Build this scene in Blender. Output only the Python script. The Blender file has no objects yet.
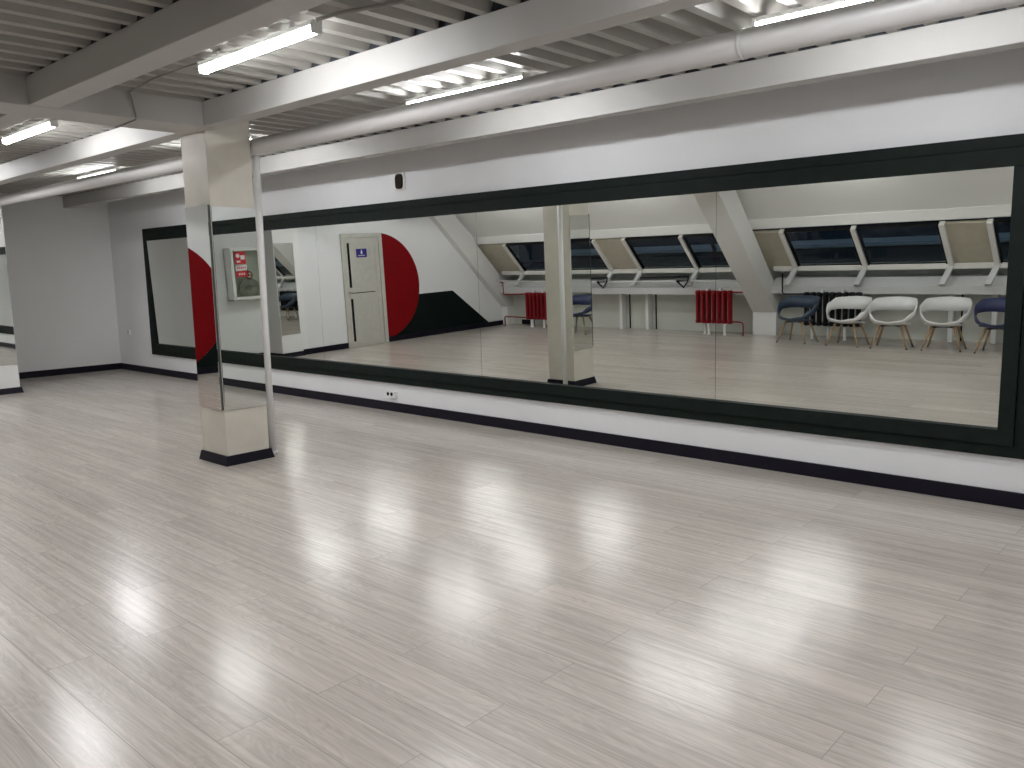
import bpy, bmesh, math, random
from mathutils import Vector, Matrix
random.seed(7)
PI = math.pi
C = bpy.context.scene.collection

# ------------------------------------------------------------------ materials
def mat(name, col, rough=.5, metal=0., spec=.5, bump=0., bscale=60., var=0., vscale=3., coat=0.):
    m = bpy.data.materials.new(name); m.use_nodes = True
    nt = m.node_tree; N = nt.nodes; L = nt.links
    b = N['Principled BSDF']
    b.inputs['Base Color'].default_value = (*col, 1)
    b.inputs['Roughness'].default_value = rough
    b.inputs['Metallic'].default_value = metal
    b.inputs['Specular IOR Level'].default_value = spec
    b.inputs['Coat Weight'].default_value = coat
    tc = N.new('ShaderNodeTexCoord')
    if var > 0:
        n = N.new('ShaderNodeTexNoise'); n.inputs['Scale'].default_value = vscale; n.inputs['Detail'].default_value = 5
        L.new(tc.outputs['Object'], n.inputs['Vector'])
        r = N.new('ShaderNodeValToRGB')
        r.color_ramp.elements[0].position = .3; r.color_ramp.elements[1].position = .7
        r.color_ramp.elements[0].color = (*[c * (1 - var) for c in col], 1)
        r.color_ramp.elements[1].color = (*[min(1, c * (1 + var)) for c in col], 1)
        L.new(n.outputs['Fac'], r.inputs['Fac']); L.new(r.outputs['Color'], b.inputs['Base Color'])
    if bump > 0:
        n2 = N.new('ShaderNodeTexNoise'); n2.inputs['Scale'].default_value = bscale; n2.inputs['Detail'].default_value = 4
        L.new(tc.outputs['Object'], n2.inputs['Vector'])
        bp = N.new('ShaderNodeBump'); bp.inputs['Strength'].default_value = bump; bp.inputs['Distance'].default_value = .004
        L.new(n2.outputs['Fac'], bp.inputs['Height']); L.new(bp.outputs['Normal'], b.inputs['Normal'])
    return m

M = {}
M['wall'] = mat('white_plaster', (.76, .765, .775), .75, bump=.25, bscale=45, var=.02, vscale=1.5)
M['gray'] = mat('light_grey_plaster', (.80, .80, .79), .75, bump=.25, bscale=45, var=.025, vscale=1.2)
M['lowwall'] = mat('pale_green_grey_paint', (.56, .57, .52), .6, bump=.15, var=.03)
M['panel'] = mat('white_board', (.78, .78, .76), .6, bump=.1)
M['cream'] = mat('cream_board', (.43, .395, .31), .6, var=.05, vscale=8)
M['colcream'] = mat('cream_column_paint', (.61, .575, .50), .55, bump=.3, bscale=25, var=.045, vscale=5)
M['colwhite'] = mat('white_column_paint', (.78, .78, .77), .5, bump=.2, bscale=25)
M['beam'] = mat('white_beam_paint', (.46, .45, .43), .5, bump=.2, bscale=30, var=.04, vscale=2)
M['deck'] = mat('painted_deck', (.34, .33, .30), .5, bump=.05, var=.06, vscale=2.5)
M['pipe'] = mat('white_pipe_paint', (.60, .59, .58), .32, bump=.08, bscale=12)
M['slant'] = mat('white_rafter_paint', (.68, .68, .66), .5, bump=.15)
M['ledge'] = mat('grey_ledge_paint', (.60, .60, .60), .45, var=.03)
M['skirt'] = mat('navy_black_skirting', (.007, .006, .013), .45, spec=.2, var=.15, vscale=14)
M['frame'] = mat('dark_green_wood', (.0075, .0125, .0105), .6, spec=.14, bump=.35, bscale=35, var=.18, vscale=10)
M['mirror'] = mat('silvered_mirror', (.80, .82, .785), 0.0, metal=1.)
M['edge'] = mat('dark_mirror_edge', (.05, .06, .055), .3)
M['red'] = mat('red_paint', (.20, .0018, .004), .6, spec=.12, bump=.1, var=.03)
M['darkgreen'] = mat('dark_green_wall_paint', (.004, .009, .0085), .6, spec=.12, bump=.1, var=.1)
M['doorwood'] = mat('pale_ash_laminate', (.50, .49, .44), .5, var=.06, vscale=9)
M['black'] = mat('black_gloss', (.006, .006, .007), .25)
M['blackpaint'] = mat('black_radiator_paint', (.006, .0065, .010), .4, spec=.3)
M['redpaint'] = mat('red_radiator_paint', (.25, .005, .009), .4, spec=.3)
M['whitemetal'] = mat('white_enamel', (.75, .75, .73), .4)
M['steel'] = mat('brushed_steel', (.55, .55, .56), .3, metal=1.)
M['blue'] = mat('blue_sign', (.012, .012, .22), .4)
M['signwhite'] = mat('white_print', (.8, .8, .85), .5)
M['signred'] = mat('red_print', (.60, .02, .03), .45)
M['chairwhite'] = mat('white_plastic', (.78, .78, .77), .35)
M['chairblue'] = mat('dark_blue_plastic', (.045, .066, .105), .4)
M['chairindigo'] = mat('indigo_plastic', (.046, .056, .135), .4)
M['legwood'] = mat('beech_wood', (.44, .29, .155), .45, var=.15, vscale=20)
M['plug'] = mat('white_socket_plastic', (.72, .72, .70), .4)
M['brown'] = mat('dark_brown_grille', (.022, .014, .011), .6, spec=.15)
M['cable'] = mat('grey_cable', (.25, .24, .22), .6)
M['hose'] = mat('canvas_hose', (.42, .40, .36), .85, bump=.4, bscale=120)
M['valve'] = mat('red_valve', (.40, .03, .03), .4)
M['alu'] = mat('white_window_profile', (.66, .65, .61), .45)
M['roofdark'] = mat('roof_felt_and_shade', (.03, .035, .045), .8)  # roof felt outside; also the painted shade in the deck voids
M['reflection_strip'] = mat('reflected_ledge_tone', (.5, .55, .62), .8)  # pale tone imitating the ledge's reflection in the window glass

def m_glass():
    m = bpy.data.materials.new('window_glass'); m.use_nodes = True
    b = m.node_tree.nodes['Principled BSDF']
    b.inputs['Base Color'].default_value = (.75, .85, .9, 1)
    b.inputs['Roughness'].default_value = .02
    b.inputs['Transmission Weight'].default_value = 1.
    b.inputs['IOR'].default_value = 1.3
    return m
M['glass'] = m_glass()
def m_clear():
    m = bpy.data.materials.new('thin_clear_pane'); m.use_nodes = True
    nt = m.node_tree; N = nt.nodes; L = nt.links
    N.remove(N['Principled BSDF'])
    t = N.new('ShaderNodeBsdfTransparent'); g = N.new('ShaderNodeBsdfGlossy'); g.inputs['Roughness'].default_value = .03
    f = N.new('ShaderNodeFresnel'); f.inputs['IOR'].default_value = 1.35; x = N.new('ShaderNodeMixShader')
    t.inputs['Color'].default_value = (.93, .95, .92, 1)
    L.new(f.outputs[0], x.inputs[0]); L.new(t.outputs[0], x.inputs[1]); L.new(g.outputs[0], x.inputs[2])
    L.new(x.outputs[0], N['Material Output'].inputs['Surface'])
    return m
M['clear'] = m_clear()

def m_light():
    m = bpy.data.materials.new('lit_opal_diffuser'); m.use_nodes = True
    b = m.node_tree.nodes['Principled BSDF']
    b.inputs['Base Color'].default_value = (.8, .8, .8, 1)
    b.inputs['Emission Color'].default_value = (.965, .975, 1., 1)
    b.inputs['Emission Strength'].default_value = 62.
    return m
M['lit'] = m_light()

def m_floor():
    m = bpy.data.materials.new('pale_laminate_planks'); m.use_nodes = True
    nt = m.node_tree; N = nt.nodes; L = nt.links; b = N['Principled BSDF']
    tc = N.new('ShaderNodeTexCoord')
    mp = N.new('ShaderNodeMapping'); mp.inputs['Location'].default_value = (.33, .0, 0)
    L.new(tc.outputs['Object'], mp.inputs['Vector'])
    br = N.new('ShaderNodeTexBrick')
    br.offset = .37; br.offset_frequency = 2; br.squash = 1
    br.inputs['Scale'].default_value = 1.
    br.inputs['Brick Width'].default_value = 1.62
    br.inputs['Row Height'].default_value = .207
    br.inputs['Mortar Size'].default_value = .0016
    br.inputs['Mortar Smooth'].default_value = .3
    br.inputs['Color1'].default_value = (0, 0, 0, 1); br.inputs['Color2'].default_value = (1, 1, 1, 1)
    br.inputs['Mortar'].default_value = (.5, .5, .5, 1)
    L.new(mp.outputs['Vector'], br.inputs['Vector'])
    # per-plank offset for the grain
    sep = N.new('ShaderNodeSeparateColor'); L.new(br.outputs['Color'], sep.inputs['Color'])
    comb = N.new('ShaderNodeCombineXYZ')
    mul = N.new('ShaderNodeMath'); mul.operation = 'MULTIPLY'; mul.inputs[1].default_value = 37.
    L.new(sep.outputs['Red'], mul.inputs[0]); L.new(mul.outputs[0], comb.inputs['Z'])
    add = N.new('ShaderNodeVectorMath'); add.operation = 'ADD'
    L.new(mp.outputs['Vector'], add.inputs[0]); L.new(comb.outputs[0], add.inputs[1])
    st = N.new('ShaderNodeMapping'); st.inputs['Scale'].default_value = (.9, 42., 1.)
    L.new(add.outputs[0], st.inputs['Vector'])
    g1 = N.new('ShaderNodeTexNoise'); g1.inputs['Scale'].default_value = 1.; g1.inputs['Detail'].default_value = 7; g1.inputs['Roughness'].default_value = .62
    g1.inputs['Distortion'].default_value = .5
    L.new(st.outputs[0], g1.inputs['Vector'])
    st2 = N.new('ShaderNodeMapping'); st2.inputs['Scale'].default_value = (.9, 6.5, 1.)
    L.new(add.outputs[0], st2.inputs['Vector'])
    g2 = N.new('ShaderNodeTexNoise'); g2.inputs['Scale'].default_value = 1.3; g2.inputs['Detail'].default_value = 3; g2.inputs['Distortion'].default_value = 1.6
    L.new(st2.outputs[0], g2.inputs['Vector'])
    # ring-like cathedral grain from the low noise
    sn = N.new('ShaderNodeMath'); sn.operation = 'MULTIPLY'; sn.inputs[1].default_value = 60.
    L.new(g2.outputs['Fac'], sn.inputs[0])
    si = N.new('ShaderNodeMath'); si.operation = 'SINE'; L.new(sn.outputs[0], si.inputs[0])
    r1 = N.new('ShaderNodeValToRGB')
    r1.color_ramp.elements[0].position = .30; r1.color_ramp.elements[0].color = (.455, .407, .363, 1)
    r1.color_ramp.elements[1].position = .62; r1.color_ramp.elements[1].color = (.595, .540, .490, 1)
    L.new(g1.outputs['Fac'], r1.inputs['Fac'])
    mx = N.new('ShaderNodeMix'); mx.data_type = 'RGBA'; mx.blend_type = 'MULTIPLY'
    mr = N.new('ShaderNodeMapRange'); mr.inputs['From Min'].default_value = -1; mr.inputs['From Max'].default_value = 1
    mr.inputs['To Min'].default_value = .93; mr.inputs['To Max'].default_value = 1.03
    L.new(si.outputs[0], mr.inputs['Value'])
    mx.inputs[0].default_value = 1.
    L.new(r1.outputs['Color'], mx.inputs[6])
    cc = N.new('ShaderNodeCombineColor')
    for k in range(3): L.new(mr.outputs[0], cc.inputs[k])
    L.new(cc.outputs[0], mx.inputs[7])
    # plank tone
    mx2 = N.new('ShaderNodeMix'); mx2.data_type = 'RGBA'; mx2.blend_type = 'MULTIPLY'; mx2.inputs[0].default_value = 1.
    mr2 = N.new('ShaderNodeMapRange'); mr2.inputs['To Min'].default_value = .93; mr2.inputs['To Max'].default_value = 1.05
    L.new(sep.outputs['Red'], mr2.inputs['Value'])
    cc2 = N.new('ShaderNodeCombineColor')
    for k in range(3): L.new(mr2.outputs[0], cc2.inputs[k])
    L.new(mx.outputs[2], mx2.inputs[6]); L.new(cc2.outputs[0], mx2.inputs[7])
    # seams
    mx3 = N.new('ShaderNodeMix'); mx3.data_type = 'RGBA'
    fa = N.new('ShaderNodeMath'); fa.operation = 'MULTIPLY'; fa.inputs[1].default_value = .5
    L.new(br.outputs['Fac'], fa.inputs[0]); L.new(fa.outputs[0], mx3.inputs[0])
    L.new(mx2.outputs[2], mx3.inputs[6]); mx3.inputs[7].default_value = (.16, .14, .125, 1)
    L.new(mx3.outputs[2], b.inputs['Base Color'])
    rr = N.new('ShaderNodeMapRange'); rr.inputs['To Min'].default_value = .17; rr.inputs['To Max'].default_value = .25
    L.new(g1.outputs['Fac'], rr.inputs['Value']); L.new(rr.outputs[0], b.inputs['Roughness'])
    b.inputs['Specular IOR Level'].default_value = .46
    b.inputs['Coat Weight'].default_value = .05; b.inputs['Coat Roughness'].default_value = .13; b.inputs['Coat IOR'].default_value = 1.5
    bp = N.new('ShaderNodeBump'); bp.inputs['Strength'].default_value = .10; bp.inputs['Distance'].default_value = .0008
    L.new(g1.outputs['Fac'], bp.inputs['Height'])
    bp2 = N.new('ShaderNodeBump'); bp2.inputs['Strength'].default_value = .5; bp2.inputs['Distance'].default_value = .001; bp2.invert = True
    L.new(br.outputs['Fac'], bp2.inputs['Height']); L.new(bp.outputs['Normal'], bp2.inputs['Normal'])
    L.new(bp2.outputs['Normal'], b.inputs['Normal'])
    return m
M['floor'] = m_floor()

# ------------------------------------------------------------------ mesh helpers
class MB:
    def __init__(s): s.v = []; s.f = []; s.sm = []
    def add(s, vs, fs, smooth=False):
        o = len(s.v); s.v += [tuple(v) for v in vs]
        for f in fs: s.f.append(tuple(i + o for i in f)); s.sm.append(smooth)
        return s
    def box(s, x0, x1, y0, y1, z0, z1):
        vs = [(x, y, z) for z in (z0, z1) for y in (y0, y1) for x in (x0, x1)]
        return s.add(vs, [(0, 2, 3, 1), (4, 5, 7, 6), (0, 1, 5, 4), (2, 6, 7, 3), (0, 4, 6, 2), (1, 3, 7, 5)])
    def prism(s, poly, a, b, ax='x'):
        """poly: closed outline; ax x: (y,z) extruded a..b in x; ax y: (x,z); ax z: (x,y)"""
        n = len(poly)
        def pt(p, t): return {'x': (t, p[0], p[1]), 'y': (p[0], t, p[1]), 'z': (p[0], p[1], t)}[ax]
        vs = [pt(p, a) for p in poly] + [pt(p, b) for p in poly]
        fs = [tuple(range(n))[::-1], tuple(range(n, 2 * n))] + [(i, (i + 1) % n, (i + 1) % n + n, i + n) for i in range(n)]
        return s.add(vs, fs)
    def tube(s, path, r, n=12, cap=True):
        path = [Vector(p) for p in path]
        rs = r if isinstance(r, (list, tuple)) else [r] * len(path)
        vs = []; fs = []
        prev = None
        for i, p in enumerate(path):
            if i == 0: t = path[1] - p
            elif i == len(path) - 1: t = p - path[i - 1]
            else: t = (path[i + 1] - p).normalized() + (p - path[i - 1]).normalized()
            t.normalize()
            if prev is None:
                u = t.orthogonal().normalized()
            else:
                u = (prev - t * prev.dot(t)).normalized()
            prev = u; w = t.cross(u)
            for k in range(n):
                a = 2 * PI * k / n
                vs.append(p + (u * math.cos(a) + w * math.sin(a)) * rs[i])
        for i in range(len(path) - 1):
            for k in range(n):
                fs.append((i * n + k, i * n + (k + 1) % n, (i + 1) * n + (k + 1) % n, (i + 1) * n + k))
        s.add(vs, fs, True)
        if cap:
            o = len(s.v) - len(vs)
            s.f.append(tuple(o + k for k in range(n))[::-1]); s.sm.append(False)
            s.f.append(tuple(o + (len(path) - 1) * n + k for k in range(n))); s.sm.append(False)
        return s
    def lathe(s, prof, c, n=20):
        vs = []; fs = []
        for (r, z) in prof:
            for k in range(n):
                a = 2 * PI * k / n; vs.append((c[0] + r * math.cos(a), c[1] + r * math.sin(a), c[2] + z))
        for i in range(len(prof) - 1):
            for k in range(n): fs.append((i * n + k, i * n + (k + 1) % n, (i + 1) * n + (k + 1) % n, (i + 1) * n + k))
        return s.add(vs, fs, True)
    def grid(s, rows, closed=False, smooth=True):
        n = len(rows[0]); vs = [p for r in rows for p in r]; fs = []
        for i in range(len(rows) - 1):
            for k in range(n if closed else n - 1):
                fs.append((i * n + k, i * n + (k + 1) % n, (i + 1) * n + (k + 1) % n, (i + 1) * n + k))
        return s.add(vs, fs, smooth)
    def obj(s, name, m, parent=None, origin=None, bevel=0, solid=0):
        """world coordinates in; parent: an Empty or mesh whose world origin is known"""
        me = bpy.data.meshes.new(name)
        po = Vector(parent['_o']) if parent is not None else Vector((0, 0, 0))
        if origin is None:
            xs, ys, zs = zip(*s.v)
            origin = ((min(xs) + max(xs)) / 2, (min(ys) + max(ys)) / 2, min(zs))
        og = Vector(origin)
        me.from_pydata([tuple(Vector(v) - og) for v in s.v], [], s.f)
        for p, q in zip(me.polygons, s.sm): p.use_smooth = q
        me.validate(); me.update()
        bm = bmesh.new(); bm.from_mesh(me); bmesh.ops.recalc_face_normals(bm, faces=bm.faces); bm.to_mesh(me); bm.free()
        me.materials.append(m)
        o = bpy.data.objects.new(name, me); C.objects.link(o)
        if parent is not None: o.parent = parent
        o.location = og - po; o['_o'] = tuple(og)
        if solid:
            md = o.modifiers.new('solid', 'SOLIDIFY'); md.thickness = solid; md.offset = 0
        if bevel:
            md = o.modifiers.new('bevel', 'BEVEL'); md.width = bevel; md.segments = 2; md.limit_method = 'ANGLE'
        return o

def tag(o, label=None, cat=None, group=None, kind=None):
    if label: o['label'] = label
    if cat: o['category'] = cat
    if group: o['group'] = group
    if kind: o['kind'] = kind
    return o
def thing(name, loc, label, cat, group=None, kind=None):
    o = bpy.data.objects.new(name, None); C.objects.link(o); o.location = loc; o['_o'] = tuple(loc)
    o.empty_display_size = .1
    return tag(o, label, cat, group, kind)
def struct(o, label=None, cat=None):
    return tag(o, label, cat, kind='structure')
def dup(root, loc, rz=None, label=None, group=None, mats=None):
    def cp(o, par):
        c = o.copy(); C.objects.link(c)
        if par is not None: c.parent = par
        if mats and c.type == 'MESH':
            for a, b in mats.items():
                if c.data.materials[0] == M[a]:
                    c.data = c.data.copy(); c.data.materials[0] = M[b]
        for ch in list(kids[o.name]): cp(ch, c)
        return c
    kids = {}
    def col(o):
        kids[o.name] = [x for x in bpy.data.objects if x.parent == o]
        for x in kids[o.name]: col(x)
    col(root)
    r = cp(root, None); r.location = loc
    if rz is not None: r.rotation_euler = (0, 0, rz)
    if label: r['label'] = label
    if group: r['group'] = group
    elif 'group' in r and group == '': del r['group']
    return r

# ------------------------------------------------------------------ layout (metres; mirror wall runs along x at y = YW)
YW = 5.985                      # mirror wall
XR = .70                        # right wall
XD = -12.98                     # wall with the door
XN = -14.75                     # niche wall
YN = 3.42                       # where the niche starts
YB = -2.30                      # low wall under the windows
ZB, ZT = 2.753, 2.937           # underside of beams, underside of deck

# floor
f = MB().box(XN - .2, XR + .2, -2.6, YW + .2, -.12, 0).obj('floor', M['floor'], origin=(0, 0, 0))
struct(f, 'pale grey wood laminate floor with glossy light reflections', 'floor')

# ceiling: trapezoid deck, ribs along y
def deck():
    p = .205; mb = MB(); prof = []
    x = XN - .1; 
    while x < XR + .1:
        prof += [(x, ZT), (x + .062, ZT), (x + .090, ZT + .082), (x + .177, ZT + .082)]
        x += p
    y0, y1 = -.10, YW + .05
    vs = [(a, y0, b) for a, b in prof] + [(a, y1, b) for a, b in prof]
    n = len(prof)
    mb.add(vs, [(i, i + 1, i + 1 + n, i + n) for i in range(n - 1)])
    # roof slab above, closes the room
    mb.box(XN - .2, XR + .2, -.6, YW + .2, ZT + .10, ZT + .2)
    return mb
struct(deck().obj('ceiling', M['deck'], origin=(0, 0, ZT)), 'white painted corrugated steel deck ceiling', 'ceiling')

# walls
struct(MB().box(XN - .2, XR + .2, YW, YW + .2, 0, ZT + .1).obj('wall_back', M['wall']), 'long white wall that carries the wide framed mirror', 'wall')
struct(MB().box(XN - .2, XN, YN - .2, YW, 0, ZT + .1).obj('wall_niche_end', M['gray']), 'plain light grey end wall of the niche beyond the columns', 'wall')
struct(MB().box(XN, XD, YN - .15, YN, 0, ZT + .1).obj('wall_niche_side', M['gray']), 'side wall of the niche behind the far column', 'wall')
struct(MB().box(XD - .2, XD, -2.75, YN - .15, 0, ZT + .1).obj('wall_left', M['wall']), 'white wall with the pale door and red half circle', 'wall')
struct(MB().box(XR, XR + .2, -2.75, YW, 0, ZT + .1).obj('wall_right', M['wall']), 'white wall with the fire hose cabinet', 'wall')
struct(MB().box(XD, XR, YB - .15, YB, 0, .98).obj('wall_front', M['lowwall']), 'low pale wall under the roof windows, behind the radiators', 'wall')
struct(MB().box(XD, XR, YB - .30, YB - .16, .5, 1.25).obj('wall_recess', M['lowwall']), 'recessed strip of wall between the ledge and the roof windows', 'wall')

# skirting
def skirt(name, x0, x1, y0, y1, label):
    """board with a sloped top; the thin direction is the small one"""
    struct(MB().box(x0, x1, y0, y1, 0, .105).obj(name, M['skirt'], bevel=.005), label, 'skirting board')
skirt('baseboard_back', XN + .02, XR, YW - .02, YW, 'black skirting board along the foot of the mirror wall')
skirt('baseboard_niche', XN, XN + .02, YN, YW, 'black skirting board along the grey niche wall')
skirt('baseboard_left_door', XD, XD + .018, 2.36, 3.38, 'black skirting board between the door and the far column')
skirt('baseboard_left', XD, XD + .018, -2.30, 1.37, 'black skirting board under the red and dark mural')
skirt('baseboard_right', XR - .02, XR, -2.30, YW - .02, 'black skirting board along the fire cabinet wall')
skirt('baseboard_front', XD + .4, -12.2, YB, YB + .015, 'black skirting board in the corner behind the red radiator')

# ------------------------------------------------------------------ beams
def beam(x0, x1, y0, y1, label, z0=ZB, z1=ZT):
    mb = MB()
    h = z1 - z0
    mb.box(x0, x1, y0, y1, z0, z1)
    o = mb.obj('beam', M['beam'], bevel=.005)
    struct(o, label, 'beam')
    if z1 == ZT: MB().box(x0 + .01, x1 - .01, y0 + .02, y1 - .02, ZT + .002, ZT + .080).obj('void_shade_strip', M['roofdark'], o)  # dark strip added to paint shade into the deck voids above the beam
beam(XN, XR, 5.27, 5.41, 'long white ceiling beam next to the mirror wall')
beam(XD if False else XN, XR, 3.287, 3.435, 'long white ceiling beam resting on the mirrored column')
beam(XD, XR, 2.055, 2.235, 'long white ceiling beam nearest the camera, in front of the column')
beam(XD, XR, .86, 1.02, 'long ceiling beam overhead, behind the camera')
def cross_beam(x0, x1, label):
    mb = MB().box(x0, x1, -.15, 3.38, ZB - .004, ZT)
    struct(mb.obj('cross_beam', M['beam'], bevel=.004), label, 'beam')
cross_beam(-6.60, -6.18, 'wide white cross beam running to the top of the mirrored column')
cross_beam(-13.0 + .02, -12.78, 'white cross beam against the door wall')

# duct and its riser
duct = thing('drain_pipe', (-6.4, 3.86, 2.60), 'thick white pipe running under the ceiling deck behind the mirrored column', 'pipe')
MB().tube([(XN, 3.86, 2.69), (-8, 3.86, 2.672), (-4, 3.86, 2.668), (XR, 3.86, 2.655)], .069, 28, cap=False).obj('run', M['pipe'], duct)
for x in (-1.94,):
    MB().tube([(x - .012, 3.86, 2.6625), (x + .012, 3.86, 2.6625)], .0715, 28).obj('coupling', M['pipe'], duct)
riser = thing('riser_pipe', (-6.425, 3.862, 0), 'thin white upright pipe standing behind the mirrored column', 'pipe')
MB().tube([(-6.425, 3.862, 0), (-6.425, 3.862, 1.3), (-6.405, 3.862, 2.597)], .031, 16).obj('run', M['colwhite'], riser)
MB().tube([(-6.425, 3.862, 0), (-6.425, 3.862, .03)], .045, 16).obj('floor_collar', M['pipe'], riser)

# ------------------------------------------------------------------ columns
def column(x0, x1, y0, y1, m, label, panel=True):
    c = thing('column', ((x0 + x1) / 2, (y0 + y1) / 2, 0), label, 'column', kind='structure')
    MB().box(x0, x1, y0, y1, 0, ZT + .06).obj('shaft', m, c, bevel=.008)
    t = .030; b = .012
    mb = MB()
    o = [(x0 - t, y0 - t), (x1 + t, y0 - t), (x1 + t, y1 + t), (x0 - t, y1 + t)]
    i = [(x0 - b, y0 - b), (x1 + b, y0 - b), (x1 + b, y1 + b), (x0 - b, y1 + b)]
    vs = [(*p, 0) for p in o] + [(*p, .082) for p in i]
    mb.add(vs, [(0, 1, 5, 4), (1, 2, 6, 5), (2, 3, 7, 6), (3, 0, 4, 7), (4, 5, 6, 7), (3, 2, 1, 0)])
    mb.obj('skirting', M['skirt'], c)
    return c
A = (-6.76, -6.34, 3.38, 3.78)
column(*A, M['colcream'], 'cream painted column faced with mirrors, standing alone on the floor')
B = (-13.42, -12.95, 3.40, 3.83)
column(*B, M['colwhite'], 'white column with a tall mirror on it beside the niche')

# column A, face towards the camera (the sheet stands slightly proud at its right edge)
def sheet(poly, z0, z1, face, label, back=None):
    """thin silvered sheet (closed outline face) on a dark backing wedge"""
    o = MB().prism(face, z0, z1, 'z').obj('column_mirror', M['mirror'])
    bx = sum(p[0] for p in face) / len(face); by = sum(p[1] for p in face) / len(face)
    if poly:
        o['_o'] = ((min(p[0] for p in face) + max(p[0] for p in face)) / 2, (min(p[1] for p in face) + max(p[1] for p in face)) / 2, z0)
        MB().prism(poly, z0 + .002, z1 - .002, 'z').obj('backing', M['edge'], o)
    tag(o, label, 'mirror')
sheet([(A[0] + .006, 3.379), (A[1] - .004, 3.379), (A[1] - .004, 3.3580), (A[0] + .006, 3.3772)], .474, 2.170,
      [(A[0] + .004, 3.3772), (A[1] - .002, 3.3575), (A[1] - .002, 3.3545), (A[0] + .004, 3.3742)],
      'tall narrow mirror on the cream column reflecting the red half circle')
sheet(None, .466, 2.155, [(A[1] + .001, A[2] + .004), (A[1] + .008, A[2] + .004), (A[1] + .008, A[3] - .004), (A[1] + .001, A[3] - .004)],
      'wider mirror on the side of the cream column reflecting the fire cabinet')
sheet([(B[1], B[2] + .04), (B[1] + .001, B[2] + .04), (B[1] + .006, B[3] - .014), (B[1], B[3] - .014)], .41, 2.05,
      [(B[1] + .001, B[2] + .03), (B[1] + .0045, B[2] + .03), (B[1] + .0115, B[3] - .012), (B[1] + .008, B[3] - .012)],
      'narrow mirror on the white column at the niche')

# ------------------------------------------------------------------ big wall mirror (leans out a little at the top)
def ym(z): return 5.95 - (z - 1.2) * .0205
wm = thing('wall_mirror', (-7.2, YW, .33), 'very wide wall mirror in a dark green stepped wooden frame', 'mirror')
seams = [-13.26, -11.32, -8.584, -5.832, -3.188, -1.15]
for k in range(5):
    a, b = seams[k] + (.0015 if k else 0), seams[k + 1] - (.0015 if k < 4 else 0)
    z0, z1 = .47, 2.20
    mb = MB().add([(a, ym(z0), z0), (b, ym(z0), z0), (b, ym(z1), z1), (a, ym(z1), z1),
                   (a, ym(z0) + .004, z0), (b, ym(z0) + .004, z0), (b, ym(z1) + .004, z1), (a, ym(z1) + .004, z1)],
                  [(0, 1, 2, 3), (4, 7, 6, 5), (0, 4, 5, 1), (1, 5, 6, 2), (2, 6, 7, 3), (3, 7, 4, 0)])
    mb.obj('mirror_panel', M['mirror'], wm)
MB().box(-13.24, -1.16, YW - .013, YW - .003, .48, 2.19).obj('backing_board', M['edge'], wm)
ox0, ox1, oz0, oz1 = -13.405, -1.000, .333, 2.362
ix0, ix1, iz0, iz1 = -13.245, -1.163, .512, 2.168
mx0, mx1, mz0, mz1 = -13.335, -1.070, .408, 2.285
yo, yi = 5.944, 5.923
def board(x0, x1, z0, z1, y): return MB().box(x0, x1, y, YW, z0, z1).obj('frame_board', M['frame'], wm, bevel=.003)
board(ox0, ox1, mz1, oz1, yo); board(ox0, ox1, oz0, mz0, yo); board(ox0, mx0, mz0, mz1, yo); board(mx1, ox1, mz0, mz1, yo)
board(mx0, mx1, iz1, mz1 - .003, yi); board(mx0, mx1, mz0 + .003, iz0, yi)
board(mx0 + .001, ix0, iz0, iz1, yi); board(ix1, mx1 - .001, iz0, iz1, yi)

# ------------------------------------------------------------------ mural on the door wall (flat paint, 2 mm)
mural = thing('wall_mural', (XD, .2, .08), 'painted red half circle and dark green slope on the wall beside the door', 'mural')
cy, cz, R = 1.50, 1.125, 1.062
a0 = math.acos((cy - 1.362) / R)
pts = []
for k in range(49):
    a = a0 + (PI * 2 - 2 * a0) * k / 48 - PI / 2 + 0
# right-hand arc from the top cut to the bottom cut, bulging to -y
arc = []
t0 = math.asin((cy - 1.362) / R)
for k in range(49):
    t = t0 + (PI - 2 * t0) * k / 48
    arc.append((cy - R * math.sin(t), cz + R * math.cos(t)))
low = [(y, max(z, .083)) for y, z in arc]
MB().prism(low, XD, XD + .003).obj('red_half_circle', M['red'], mural)
dark = [(p[0] - .002, p[1]) for p in low if p[1] < .905]
poly = [(-.51, .905)] + [(arc[[i for i, p in enumerate(arc) if p[1] < .905][0]][0], .905)] + dark + [(-1.62, .083)]
MB().prism(poly, XD, XD + .003).obj('dark_green_slope', M['darkgreen'], mural)

# ------------------------------------------------------------------ door
door = thing('door_1', (XD, 1.86, 0), 'pale ash door with two narrow black glass strips and a blue sign', 'door', kind='structure')
dy0, dy1, dz = 1.372, 2.365, 2.185
mb = MB()
mb.box(XD, XD + .03, dy0, dy0 + .085, 0, dz); mb.box(XD, XD + .03, dy1 - .085, dy1, 0, dz); mb.box(XD, XD + .03, dy0 + .085, dy1 - .085, dz - .085, dz)
mb.obj('door_frame', M['doorwood'], door, bevel=.004)
leaf = MB().box(XD + .001, XD + .016, dy0 + .092, dy1 - .092, .012, dz - .092).obj('door_leaf', M['doorwood'], door, bevel=.002)
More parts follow.
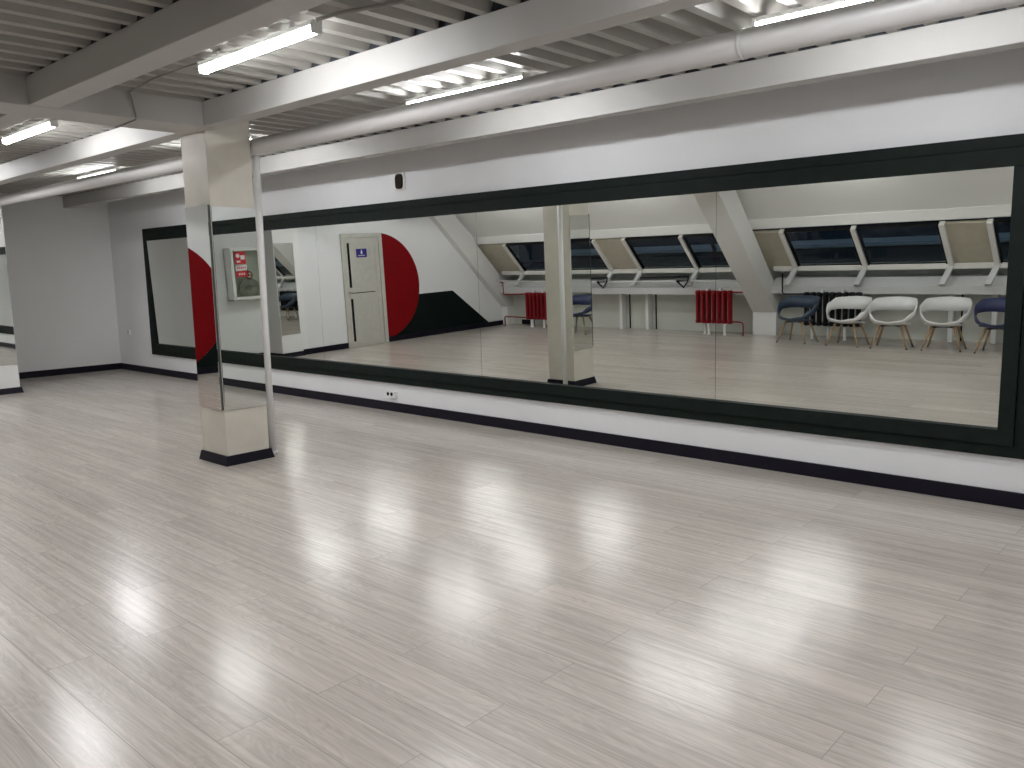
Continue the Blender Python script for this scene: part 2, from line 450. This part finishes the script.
# raised stiles and rails give the leaf its panels
mb = MB(); X0, X1 = XD + .016, XD + .021
mb.box(X0, X1, 1.47, 1.56, .02, 2.085); mb.box(X0, X1, 2.232, 2.27, .02, 2.085)
mb.box(X0, X1, 1.56, 2.232, 2.012, 2.085); mb.box(X0, X1, 1.56, 2.232, .95, 1.035); mb.box(X0, X1, 1.56, 2.232, .02, .10)
mb.obj('door_rails', M['doorwood'], door, bevel=.002)
MB().box(XD + .016, XD + .0185, 2.172, 2.226, 1.155, 2.005).obj('glass_strip', M['black'], door)
MB().box(XD + .016, XD + .0185, 2.172, 2.226, .11, .935).obj('glass_strip', M['black'], door)
MB().box(XD + .021, XD + .0225, 1.62, 2.20, 1.040, 1.052).obj('black_inlay', M['black'], door)
h = MB().tube([(XD + .02, 2.245, 1.06), (XD + .03, 2.245, 1.06)], .026, 16); h.tube([(XD + .03, 2.245, 1.06), (XD + .065, 2.245, 1.06), (XD + .068, 2.235, 1.06), (XD + .068, 2.13, 1.06)], .009, 10)
h.obj('door_handle', M['steel'], door)
MB().tube([(XD + .02, 2.245, .965), (XD + .03, 2.245, .965)], .024, 16).obj('lock_rose', M['steel'], door)
sign = MB().box(XD + .019, XD + .024, 1.765, 2.015, 1.725, 1.890).obj('door_sign', M['blue'], door)
mb = MB(); xs = XD + .0245
mb.tube([(XD + .023, 1.89, 1.862), (xs, 1.89, 1.862)], .011, 12)
mb.prism([(1.874, 1.848), (1.906, 1.848), (1.914, 1.80), (1.866, 1.80)], XD + .023, xs)
mb.box(XD + .023, xs, 1.876, 1.886, 1.782, 1.80); mb.box(XD + .023, xs, 1.894, 1.904, 1.782, 1.80)
for k in range(8):
    y = 1.815 + k * .0215; mb.box(XD + .023, xs, y, y + .014, 1.752, 1.768)
mb.obj('pictogram', M['signwhite'], sign)

# ------------------------------------------------------------------ roof window side
WP = 3.20        # glass plane: y = z - WP
def slab(x0, x1, z0, z1, off, th, ins=0):
    """slab parallel to the roof slope; off: distance of its inner face from the glass plane towards the room"""
    d = math.sqrt(.5)
    def p(z, o): return (z - WP + o * d * 1.0, z - o * d)
    poly = [p(z0, off), p(z1, off), p(z1, off - th), p(z0, off - th)]
    return MB().prism(poly, x0, x1)
# inner sloped lining above the windows with its thicker bottom band
for i, (x0, x1, dz_, lb) in enumerate(((XD, -6.53, 0, 'sloping white lining above the roof windows between door wall and slanted column'),
                                      (-6.53, XR, .025, 'sloping white lining above the roof windows over the chairs'))):
    o = MB().prism([(y, z + dz_) for y, z in [(-1.315, 1.868), (-1.235, 2.02), (-1.25, 2.025), (-.15, 3.0), (-.30, 3.04), (-1.42, 1.90), (-1.40, 1.86)]], x0, x1).obj('trim_1' if i == 0 else 'trim_4', M['panel'])
    struct(o, lb, 'wall lining')
# slanted columns on small white pedestals
def slanted(x0, x1, label):
    c = thing('slanted_column', ((x0 + x1) / 2, -2.2, 0), label, 'column', kind='structure')
    z0 = .42
    MB().prism([(z0 - 2.46, z0), (3.0 - 2.44, 3.0), (3.0 - 3.1, 3.0), (z0 - 2.9, z0 - .0)], x0, x1).obj('shaft', M['slant'], c, bevel=.006)
    MB().box(x0 - .005, x1 + .005, YB, -2.06, 0, z0).obj('pedestal', M['colwhite'], c, bevel=.006)
slanted(-6.75, -6.31, 'white slanted column on a white pedestal between the red and black radiators')
slanted(XD, XD + .16, 'white slanted half column against the door wall')
# rafters: x positions of window profiles
raf = [-12.16, -10.96, -9.76, -9.06, -7.81, -5.91, -4.74, -3.47, -2.85, -1.62, -.40]
glazed = [(-12.16, -10.96), (-10.96, -9.76), (-9.06, -7.81), (-7.81, -6.62), (-5.91, -4.74), (-4.74, -3.47), (-2.85, -1.62), (-1.62, -.40)]
infill = [(XD, -12.16), (-9.76, -9.06), (-6.62, -5.91), (-3.47, -2.85), (-.40, XR)]
wl = ['roof window beside the door wall', 'roof window partly hidden by the mirrored column', 'roof window left of the slanted column with a dark push bar below',
      'roof window against the slanted column with a hanging black stay', 'roof window above the black radiator', 'roof window above the white chairs',
      'roof window at the edge of the wide mirror', 'last roof window beside the fire cabinet wall']
for i, (a, b) in enumerate(glazed):
    w = thing('window_%d' % (i + 1), ((a + b) / 2, -2.0, 1.2), 'dark sloping ' + wl[i], 'window', kind='structure')
    a2, b2 = a + .045, b - .045
    fr = slab(a2, a2 + .022, 1.20, 1.84, .03, .07); 
    for args in ((b2 - .022, b2, 1.20, 1.84), (a2 + .022, b2 - .022, 1.20, 1.228), (a2 + .022, b2 - .022, 1.825, 1.84)):
        g = slab(*args, .03, .07); fr.add(g.v, g.f)
    fr.obj('sash', M['black'], w)
    slab(a2 + .02, b2 - .02, 1.22, 1.825, .006, .012).obj('pane', M['glass'], w)
for a, b in infill:
    o = slab(a, b, 1.16, 1.83, .0, .05).obj('trim_2', M['cream'])
    struct(o, 'cream boarded strip between roof windows', 'wall lining')
roofside = thing('trim_3', (-6, -2.0, 1.16), 'white profiles, bottom rail and slanting brackets of the roof windows', 'window trim', kind='structure')
for x in raf:
    sl = slab(x - .038, x + .038, 1.19, 1.845, .055, .10); sl.obj('rafter', M['alu'], roofside, bevel=.004)
    MB().add([(x + d - (.07 if i > 1 else 0), p[0], p[1]) for d in (-.042, .042) for i, p in enumerate([(-2.01, 1.235), (-1.945, 1.215), (-1.72, .93), (-1.79, .89)])],
             [(0, 3, 2, 1), (4, 5, 6, 7), (0, 1, 5, 4), (1, 2, 6, 5), (2, 3, 7, 6), (3, 0, 4, 7)]).obj('bracket', M['ledge'], roofside, bevel=.004)
for x0, x1 in ((XD + .16, -6.75), (-6.31, XR)):
    MB().prism([(-1.985, 1.145), (-1.945, 1.15), (-1.935, 1.235), (-2.03, 1.24), (-2.07, 1.16)], x0, x1).obj('bottom_rail', M['alu'], roofside, bevel=.004)
# black cloth strip under rail / gap stays as recess
# ledge
for (x0, x1), lb in (((XD + .16, -6.75), 'grey painted ledge above the red radiators'), ((-6.31, XR), 'grey painted ledge above the chairs and the black radiator')):
    e = .03 if x0 > -7 else 0
    o = MB().prism([(YB, .735 + e), (-1.88, .735 + e), (-1.875, .865 + e), (-1.885, .870 + e), (-2.06, 1.0 + e), (YB - .16, 1.0 + e), (YB - .16, .98), (YB, .97)], x0, x1).obj('ledge', M['ledge'], bevel=.004)
    struct(o, lb, 'ledge')
# posts below the ledge
for x, lb in ((-9.70, 'slim white post under the ledge, the one farther from the red radiator with fittings'), (-9.07, 'slim white post under the ledge, the one nearer the red radiator'),
              (-3.50, 'slim white post under the ledge behind the white chairs'), (-2.90, 'slim white post under the ledge behind the indigo chair')):
    p = thing('post', (x, -2.2, 0), lb, 'post', group='white posts under the window ledge')
    MB().box(x - .034, x + .034, YB + .02, -2.14, 0, .735).obj('shaft', M['colwhite'], p, bevel=.004)
    MB().box(x + .115, x + .135, YB + .001, YB + .02, 0, .735).obj('dark_joint_strip', M['brown'], p)
# long white rod with its black push bars
rod = thing('curtain_rod', (-9.8, -1.72, .98), 'long thin white rod above the ledge between door wall and slanted column', 'rod')
MB().tube([(XD + .02, -1.76, 1.03), (-10, -1.76, .995), (-6.9, -1.76, 1.00)], .014, 8).obj('rod', M['whitemetal'], rod)
for x in (-10.9, -9.83, -8.0): MB().box(x - .006, x + .006, -1.96, -1.745, .985, 1.0).obj('rod_support', M['whitemetal'], rod)
def handle(x, y, z, label):
    w = thing('window_stay', (x, y, z), label, 'window stay')
    MB().tube([(x - .12, y, z + .12), (x + .12, y, z + .125), (x + .03, y, z), (x - .12, y, z + .12)], .020, 8).obj('stay_loop', M['black'], w)
    MB().tube([(x - .95, y - .03, z + .185), (x + .12, y - .03, z + .20)], .017, 8).obj('push_bar', M['black'], w)
    MB().tube([(x + .11, y - .03, z + .20), (x + .12, y, z + .125)], .018, 8).obj('stay_arm', M['black'], w)
handle(-9.84, -1.70, .875, 'black triangular window stay hanging by the ledge near the mirrored column')
handle(-7.99, -1.70, .885, 'black triangular window stay hanging above the red radiator')
s = MB().tube([(-7.22, -1.37 + .06, 1.80), (-7.25, -1.66 + .07, 1.50), (-7.17, -1.60 + .13, 1.58), (-7.20, -1.37 + .08, 1.78)], .019, 8).obj('window_stay', M['black'])
tag(s, 'black loop stay hanging from the top of a roof window by the slanted column', 'window stay')
# what lies outside the roof windows: roof slope, plus an added parapet and pale strip imitating the ledge's reflection
struct(MB().box(XD - 1, XR + 1, -9.0, -2.9, .55, .70).obj('roof_outside', M['roofdark']), 'dark roof outside the windows', 'roof')
struct(MB().box(XD - 1, XR + 1, -5.4, -5.0, .70, 1.52).obj('added_parapet', M['roofdark']), 'added dark parapet outside the roof windows, under the imitated reflection strip', 'roof')
struct(MB().prism([(-5.45, 1.52), (-4.95, 1.46), (-4.93, 1.49), (-5.3, 1.61), (-5.45, 1.62)], XD - 1, XR + 1).obj('reflection_outside', M['reflection_strip']), 'added pale strip outside the roof windows, imitating the ledge reflected in the glass', 'reflection_strip')
added_sun = bpy.data.lights.new('added_strip_light', 'SUN'); added_sun.energy = .35; added_sun.color = (.62, .82, 1.); added_sun.angle = .05  # added sun, there to brighten the imitated reflection strip outside
mo = bpy.data.objects.new('added_strip_light', added_sun); C.objects.link(mo); mo.rotation_euler = (math.radians(-52), 0, 0)

# ------------------------------------------------------------------ radiators
def radiator(x0, n, y, z0, z1, m, label, pipes, feet, brackets=True):
    pitch = .108
    w = n * pitch
    r = thing('radiator', (x0 + w / 2, y, 0), label, 'radiator')
    first = None
    for k in range(n):
        cx = x0 + (k + .5) * pitch
        if first is None:
            mb = MB()
            for dy in (-.045, .045):
                mb.tube([(cx, y + dy, z0 + .03), (cx, y + dy, z0 + .06), (cx, y + dy, z1 - .06), (cx, y + dy, z1 - .03)], [.030, .024, .024, .030], 12)
            # fin joining the two tubes, front face slightly flat
            mb.prism([(y - .05, z0 + .05), (y + .05, z0 + .05), (y + .05, z1 - .05), (y - .05, z1 - .05)], cx - .012, cx + .012)
            for z in (z0 + .035, z1 - .035):
                mb.tube([(cx - .047, y, z), (cx - .03, y, z), (cx + .03, y, z), (cx + .047, y, z)], [.026, .035, .035, .026], 14)
                mb.tube([(cx, y - .062, z), (cx, y - .05, z), (cx, y + .05, z), (cx, y + .062, z)], [.020, .034, .034, .020], 14)
            first = mb.obj('radiator_section', m, r)
        else:
            c = first.copy(); C.objects.link(c); c.parent = r
            c.location = (first.location.x + k * pitch, first.location.y, first.location.z)
    for path in pipes: MB().tube(path, .014, 8).obj('supply_pipe', m, r)
    for (fx, fy) in feet:
        MB().tube([(fx, fy, 0), (fx, fy, .012), (fx, fy, .014), (fx, fy, z0 + .03)], [.035, .035, .024, .024], 12).obj('foot', M['whitemetal'], r)
    if brackets:
        for q in (.33, .68):
            MB().box(x0 + w * q - .02, x0 + w * q + .02, y - .05, y + .03, z1 - .01, z1 + .035).obj('wall_clip', M['whitemetal'], r)
    return r
yr = -1.80
radiator(-7.77, 7, yr, .215, .825, M['redpaint'], 'red cast iron radiator beside the slanted column',
         [[(-7.06, yr, .255), (-6.90, yr, .255), (-6.83, yr, .24), (-6.81, yr - .0, .2), (-6.81, yr, 0)], [(-7.06, yr, .79), (-6.80, yr, .79), (-6.78, yr - .2, .79)]],
         [(-7.50, yr), (-7.18, yr), (-7.62, yr - .08)])
radiator(-12.0, 7, yr, .175, .77, M['redpaint'], 'red cast iron radiator in the corner by the door wall',
         [[(-12.0, yr, .21), (-12.62, yr, .22), (-12.66, yr, .2), (-12.66, yr, 0)], [(-12.0, yr, .735), (-12.62, yr, .72), (-12.67, yr, .74), (-12.67, yr, .98), (-12.75, yr, 1.0)]],
         [(-11.83, yr), (-11.5, yr), (-11.92, yr - .07)])
radiator(-5.70, 9, yr, .23, .80, M['blackpaint'], 'black cast iron radiator behind the dark blue chair',
         [[(-5.7, yr, .765), (-6.05, yr, .765), (-6.08, yr, .79), (-6.08, yr, 1.12)]],
         [(-5.55, yr), (-5.0, yr), (-5.30, yr - .06)])

# ------------------------------------------------------------------ chairs
def make_chair(loc, m, label, group):
    r = thing('tub_chair', (0, 0, 0), label, 'chair', group)
    n = 72; a, b = .312, .270
    def lerp(p, t):
        for (t0, v0), (t1, v1) in zip(p, p[1:]):
            if t <= t1:
                q = (t - t0) / (t1 - t0); q = q * q * (3 - 2 * q); return v0 + (v1 - v0) * q
        return p[-1][1]
    top = [(0, .755), (50, .745), (85, .665), (115, .545), (145, .446), (180, .420)]
    bot = [(0, .545), (45, .555), (75, .545), (100, .465), (130, .415), (155, .398), (180, .394)]
    rows = [[], [], [], []]
    rings = []
    for k in range(n):
        t = 2 * PI * k / n; d = abs(math.degrees(t if t <= PI else t - 2 * PI))
        zt, zb = lerp(top, d), lerp(bot, d)
        rake = .035 * math.cos(t)      # the back leans outward
        th = .011
        prof = []
        for q in (0, .5, 1):
            z = zb + (zt - zb) * q
            out = 1 + .10 * (z - .42) / .3
            prof.append((out, z, rake * (z - .4) * 3))
        ring = []
        for sgn in (1, -1):
            for (out, z, rk) in (prof if sgn > 0 else prof[::-1]):
                ring.append(((a * out + sgn * th / 2) * math.sin(t), -(b * out + sgn * th / 2) * math.cos(t) - rk, z))
        rings.append(ring)
    rings.append(rings[0])
    MB().grid(rings, closed=True).obj('backrest_ring', m, r)
    # seat: shallow dished oval, its front lip meets the ring
    rows = []
    for q in (0.0, .25, .5, .75, .92, 1.0):
        row = []
        for k in range(49):
            t = 2 * PI * k / 48
            x = .268 * q * math.sin(t); y = -.236 * q * math.cos(t) + .025
            z = .354 + .048 * max(0, y / .26) * q ** 2 + .014 * abs(math.sin(t)) * q ** 2
            row.append((x, y, z))
        rows.append(row)
    MB().grid(rows).obj('seat', m, r, solid=.012)
    for sx in (-1, 1):
        for sy in (-1, 1):
            leg = [(sx * .15, sy * .11, .350), (sx * .255, sy * .20, .012)]
            l = MB().tube(leg, [.019, .0115], 12).obj('leg', M['legwood'], r)
            MB().tube([(sx * .2585, sy * .203, 0), (sx * .255, sy * .20, .014)], .013, 10).obj('foot_cap', M['blackpaint'], l)
    mb = MB()
    mb.tube([(-.16, -.115, .342), (.16, .115, .342)], .012, 8); mb.tube([(-.16, .115, .342), (.16, -.115, .342)], .012, 8)
    mb.obj('under_frame', M['blackpaint'], r)
    r.location = loc
    return r
g = 'tub chairs in a row under the roof windows'
c2 = make_chair((-4.76, -1.27, 0), M['chairwhite'], 'white tub chair with wooden legs, next to the dark blue chair', g)
c2.rotation_euler.z = math.radians(6)
dup(c2, (-4.07, -1.21, 0), math.radians(-4), 'white tub chair with wooden legs, the middle one of the three white chairs')
dup(c2, (-3.35, -1.25, 0), math.radians(-3), 'white plastic tub chair with wooden legs, next to the indigo chair')
dup(c2, (-5.62, -1.36, 0), math.radians(8), 'dark blue tub chair in front of the black radiator', mats={'chairwhite': 'chairblue'})
dup(c2, (-2.62, -1.20, 0), math.radians(3), 'indigo blue tub chair at the cut edge of the wide mirror', mats={'chairwhite': 'chairindigo'})

# ------------------------------------------------------------------ lights
def make_light(loc, label, group):
    x, y, z = loc
    r = thing('ceiling_light', loc, label, 'ceiling light', group)
    L2 = .60
    MB().prism([(y - .030, z + .010), (y + .030, z + .010), (y + .024, z + .040), (y - .024, z + .040)], x - L2, x + L2).obj('housing', M['whitemetal'], r)
    sec = [(y + .031 * math.cos(t), z + .012 + .040 * math.sin(t)) for t in [PI + PI * k / 10 for k in range(11)]]
    MB().prism(sec, x - L2 + .012, x + L2 - .012).obj('diffuser', M['lit'], r)
    for s in (-1, 1):
        MB().box(x + s * L2 - .012, x + s * L2 + .010, y - .031, y + .031, z - .026, z + .040).obj('end_cap', M['whitemetal'], r, bevel=.004)
        MB().box(x + s * .38 - .012, x + s * .38 + .012, y - .012, y + .012, z + .038, z + (ZT - z) - .002).obj('mounting_clip', M['steel'], r)
    return r
zl = 2.878
g0 = 'batten lights under the ceiling deck'
l0 = make_light((-4.32, 2.64, zl - .02), 'lit white batten light between the column beam and the nearest beam', g0)
dup(l0, (-8.02, 2.64, zl - .02), None, 'lit white batten light beyond the cross beam, behind the column')
dup(l0, (-4.38, 4.36, zl), None, 'lit batten light behind the thick ceiling pipe, middle of the mirror')
dup(l0, (-7.83, 4.36, zl), None, 'lit batten light behind the thick ceiling pipe just past the mirrored column')
dup(l0, (-10.95, 4.36, zl), None, 'lit batten light behind the thick ceiling pipe, farthest toward the niche')
dup(l0, (-1.52, 4.36, zl), None, 'lit batten light above the thick ceiling pipe at the near end of the mirror')
dup(l0, (-11.50, 2.64, zl - .02), None, 'lit batten light near the far white column')
dup(l0, (-1.0, 2.64, zl - .02), None, 'lit batten light over the near floor, only its floor reflection shows')
for x in (-11.1, -8.3, -4.5, -1.2):
    dup(l0, (x, .40, zl), None, 'lit batten light in the bay toward the roof windows, seen only as floor reflection')

# cables
cab = thing('light_cable', (-6.2, 2.7, 2.9), 'grey cable from the batten light down the cross beam', 'cable')
MB().tube([(-4.95, 2.62, 2.90), (-5.6, 2.66, 2.925), (-6.165, 2.72, 2.925), (-6.168, 2.735, 2.90), (-6.168, 2.76, 2.77), (-6.20, 2.77, 2.744), (-6.58, 2.80, 2.744)], .0065, 6).obj('cable', M['cable'], cab)
cab = MB().tube([(-3.70, 2.63, 2.895), (-3.6, 2.70, 2.92), (-2.9, 2.93, 2.925), (-1.6, 2.95, 2.925)], .011, 8).obj('conduit', M['cable'])
tag(cab, 'grey conduit leading from the batten light along the deck', 'conduit')

# ------------------------------------------------------------------ small things on the mirror wall
v = thing('wall_vent', (-7.03, YW, 2.485), 'small white plate with a dark brown oval grille above the mirror', 'vent')
MB().box(-7.115, -6.945, YW - .012, YW, 2.478, 2.672).obj('plate', M['plug'], v, bevel=.004)
mb = MB()
ov = []
for k in range(24):
    a = 2 * PI * k / 24; ca, sa = math.cos(a), math.sin(a)
    ov.append((-7.03 + .056 * math.copysign(abs(ca) ** .6, ca), 2.575 + .080 * math.copysign(abs(sa) ** .6, sa)))
mb.prism(ov, YW - .030, YW - .010, 'y')
mb.obj('grille', M['brown'], v)
for k in range(4): MB().box(-7.062 + k * .0205, -7.056 + k * .0205, YW - .034, YW - .029, 2.515, 2.625).obj('grille_bar', M['brown'], v)
s = thing('wall_socket', (-7.30, YW, .16), 'white double socket low on the mirror wall, right of the column', 'socket')
MB().box(-7.375, -7.225, YW - .035, YW, .155, .235).obj('plate', M['plug'], s, bevel=.006)
for dx in (-.05, .015): MB().tube([(-7.30 + dx, YW - .037, .203), (-7.30 + dx, YW - .034, .203)], .022, 14).obj('socket_hole', M['black'], s)
s = thing('wall_socket', (-14.30, YW, .62), 'small white wall socket near the niche corner', 'socket')
MB().box(-14.35, -14.25, YW - .02, YW, .61, .71).obj('plate', M['plug'], s, bevel=.006)
MB().tube([(-14.31, YW - .023, .66), (-14.31, YW - .019, .66)], .022, 14).obj('socket_hole', M['black'], s)

# ------------------------------------------------------------------ fire hose cabinet on the right wall
cz0, cz1, ca, cb, cx = 1.10, 2.00, 3.86, 4.56, XR - .20
cabn = thing('fire_cabinet', (XR, (ca + cb) / 2, cz0), 'white fire hose cabinet with a glazed door and red stickers', 'fire cabinet')
mb = MB()
mb.box(cx, XR, ca, ca + .012, cz0, cz1); mb.box(cx, XR, cb - .012, cb, cz0, cz1)
mb.box(cx, XR, ca, cb, cz0, cz0 + .012); mb.box(cx, XR, ca, cb, cz1 - .012, cz1); mb.box(XR - .008, XR, ca, cb, cz0, cz1)
mb.obj('case', M['whitemetal'], cabn)
fd = MB()
w = .055
fd.box(cx - .018, cx, ca, ca + w, cz0, cz1); fd.box(cx - .018, cx, cb - w, cb, cz0, cz1)
fd.box(cx - .018, cx, ca + w, cb - w, cz0, cz0 + w); fd.box(cx - .018, cx, ca + w, cb - w, cz1 - w, cz1)
dd_ = fd.obj('door_panel', M['whitemetal'], cabn, bevel=.004)
MB().box(cx - .010, cx - .006, ca + w - .005, cb - w + .005, cz0 + w - .005, cz1 - w + .005).obj('pane', M['clear'], dd_)
def sticker(y0, y1, z0, z1, m, t=.0125): return MB().box(cx - t, cx - t + .002, y0, y1, z0, z1)
sy = cb - w - .03
st = sticker(sy - .21, sy, 1.72, 1.93, 'signred').obj('hose_sticker', M['signred'], dd_)
mb = MB()
mb.prism([(sy - .06 + .035 * math.cos(a), 1.865 + .035 * math.sin(a)) for a in [2 * PI * k / 16 for k in range(16)]], cx - .0135, cx - .0125)
mb.box(cx - .0135, cx - .0125, sy - .19, sy - .11, 1.80, 1.87); mb.box(cx - .0135, cx - .0125, sy - .10, sy - .03, 1.75, 1.78)
mb.obj('hose_symbol', M['signwhite'], st)
sticker(sy - .21, sy, 1.61, 1.70, 'signwhite').obj('number_sticker', M['signwhite'], dd_)
mb = MB()
for k in range(5): mb.box(cx - .0135, cx - .0125, sy - .19 + k * .036, sy - .17 + k * .036, 1.635, 1.675)
mb.obj('sticker_marks', M['signred'], dd_)
st = sticker(sy - .21, sy, 1.50, 1.60, 'signred').obj('phone_sticker', M['signred'], dd_)
mb = MB()
for k in range(4): mb.box(cx - .0135, cx - .0125, sy - .165 + k * .032, sy - .147 + k * .032, 1.53, 1.57)
mb.obj('sticker_marks', M['signwhite'], st)
# coiled hose and valve inside
mb = MB(); hc = ((ca + cb) / 2 - .02, 1.30)
path = []
for k in range(140):
    t = k / 139 * 2 * PI * 5; rr = .05 + .115 * k / 139
    path.append((cx + .09, hc[0] + rr * 1.25 * math.cos(t), hc[1] + rr * math.sin(t)))
mb.tube(path, .014, 8); tag(mb.obj('fire_hose', M['hose']), 'grey canvas fire hose coiled inside the fire cabinet', 'fire hose')
vv = thing('fire_valve', (cx + .10, hc[0] + .03, 1.50), 'dark fire valve with a red handwheel inside the fire cabinet', 'valve')
MB().tube([(XR - .01, hc[0] + .02, 1.62), (cx + .12, hc[0] + .02, 1.62), (cx + .09, hc[0] + .02, 1.60), (cx + .09, hc[0] + .02, 1.50)], .03, 12).obj('valve_body', M['cable'], vv)
mb = MB(); ring = [(cx + .06, hc[0] - .0 + .06 * math.cos(t), 1.52 + .06 * math.sin(t)) for t in [2 * PI * k / 20 for k in range(21)]]
mb.tube(ring, .012, 8); mb.tube([(cx + .06, hc[0] - .06, 1.52), (cx + .06, hc[0] + .06, 1.52)], .009, 6)
mb.tube([(cx + .06, hc[0], 1.52), (cx + .09, hc[0] + .01, 1.52)], .012, 8)
mb.obj('handwheel', M['valve'], vv)

# ------------------------------------------------------------------ world: night
w = bpy.data.worlds.new('night'); bpy.context.scene.world = w; w.use_nodes = True
w.node_tree.nodes['Background'].inputs['Color'].default_value = (.003, .005, .009, 1)
w.node_tree.nodes['Background'].inputs['Strength'].default_value = 1.

# ------------------------------------------------------------------ camera
yaw, pitch, roll, F, H = math.radians(42.263), math.radians(7.9936), math.radians(-1.1612), 816.59, 1.6
cyw, syw = math.cos(yaw), math.sin(yaw)
fwd = Vector((-syw * math.cos(pitch), cyw * math.cos(pitch), -math.sin(pitch)))
rt = Vector((cyw, syw, 0)); up = rt.cross(fwd)
r2 = rt * math.cos(roll) + up * math.sin(roll); u2 = -rt * math.sin(roll) + up * math.cos(roll)
cd = bpy.data.cameras.new('camera'); cam = bpy.data.objects.new('camera', cd); C.objects.link(cam)
mw = Matrix.Identity(4)
for i in range(3): mw[i][0] = r2[i]; mw[i][1] = u2[i]; mw[i][2] = -fwd[i]
mw[2][3] = H
cam.matrix_world = mw
cd.sensor_fit = 'HORIZONTAL'; cd.sensor_width = 36; cd.lens = F / 1024 * 36; cd.clip_start = .02; cd.clip_end = 100
sc = bpy.context.scene; sc.camera = cam
sc.view_settings.view_transform = 'Standard'; sc.view_settings.look = 'None'; sc.view_settings.gamma = 1; sc.view_settings.use_curve_mapping = False
sc.view_settings.exposure = 0.27
sc.cycles.use_denoising = True
sc.cycles.max_bounces = 14; sc.cycles.glossy_bounces = 8; sc.cycles.diffuse_bounces = 6; sc.cycles.transmission_bounces = 8
sc.cycles.sample_clamp_indirect = 40.
for o in bpy.data.objects:
    if '_o' in o: del o['_o']
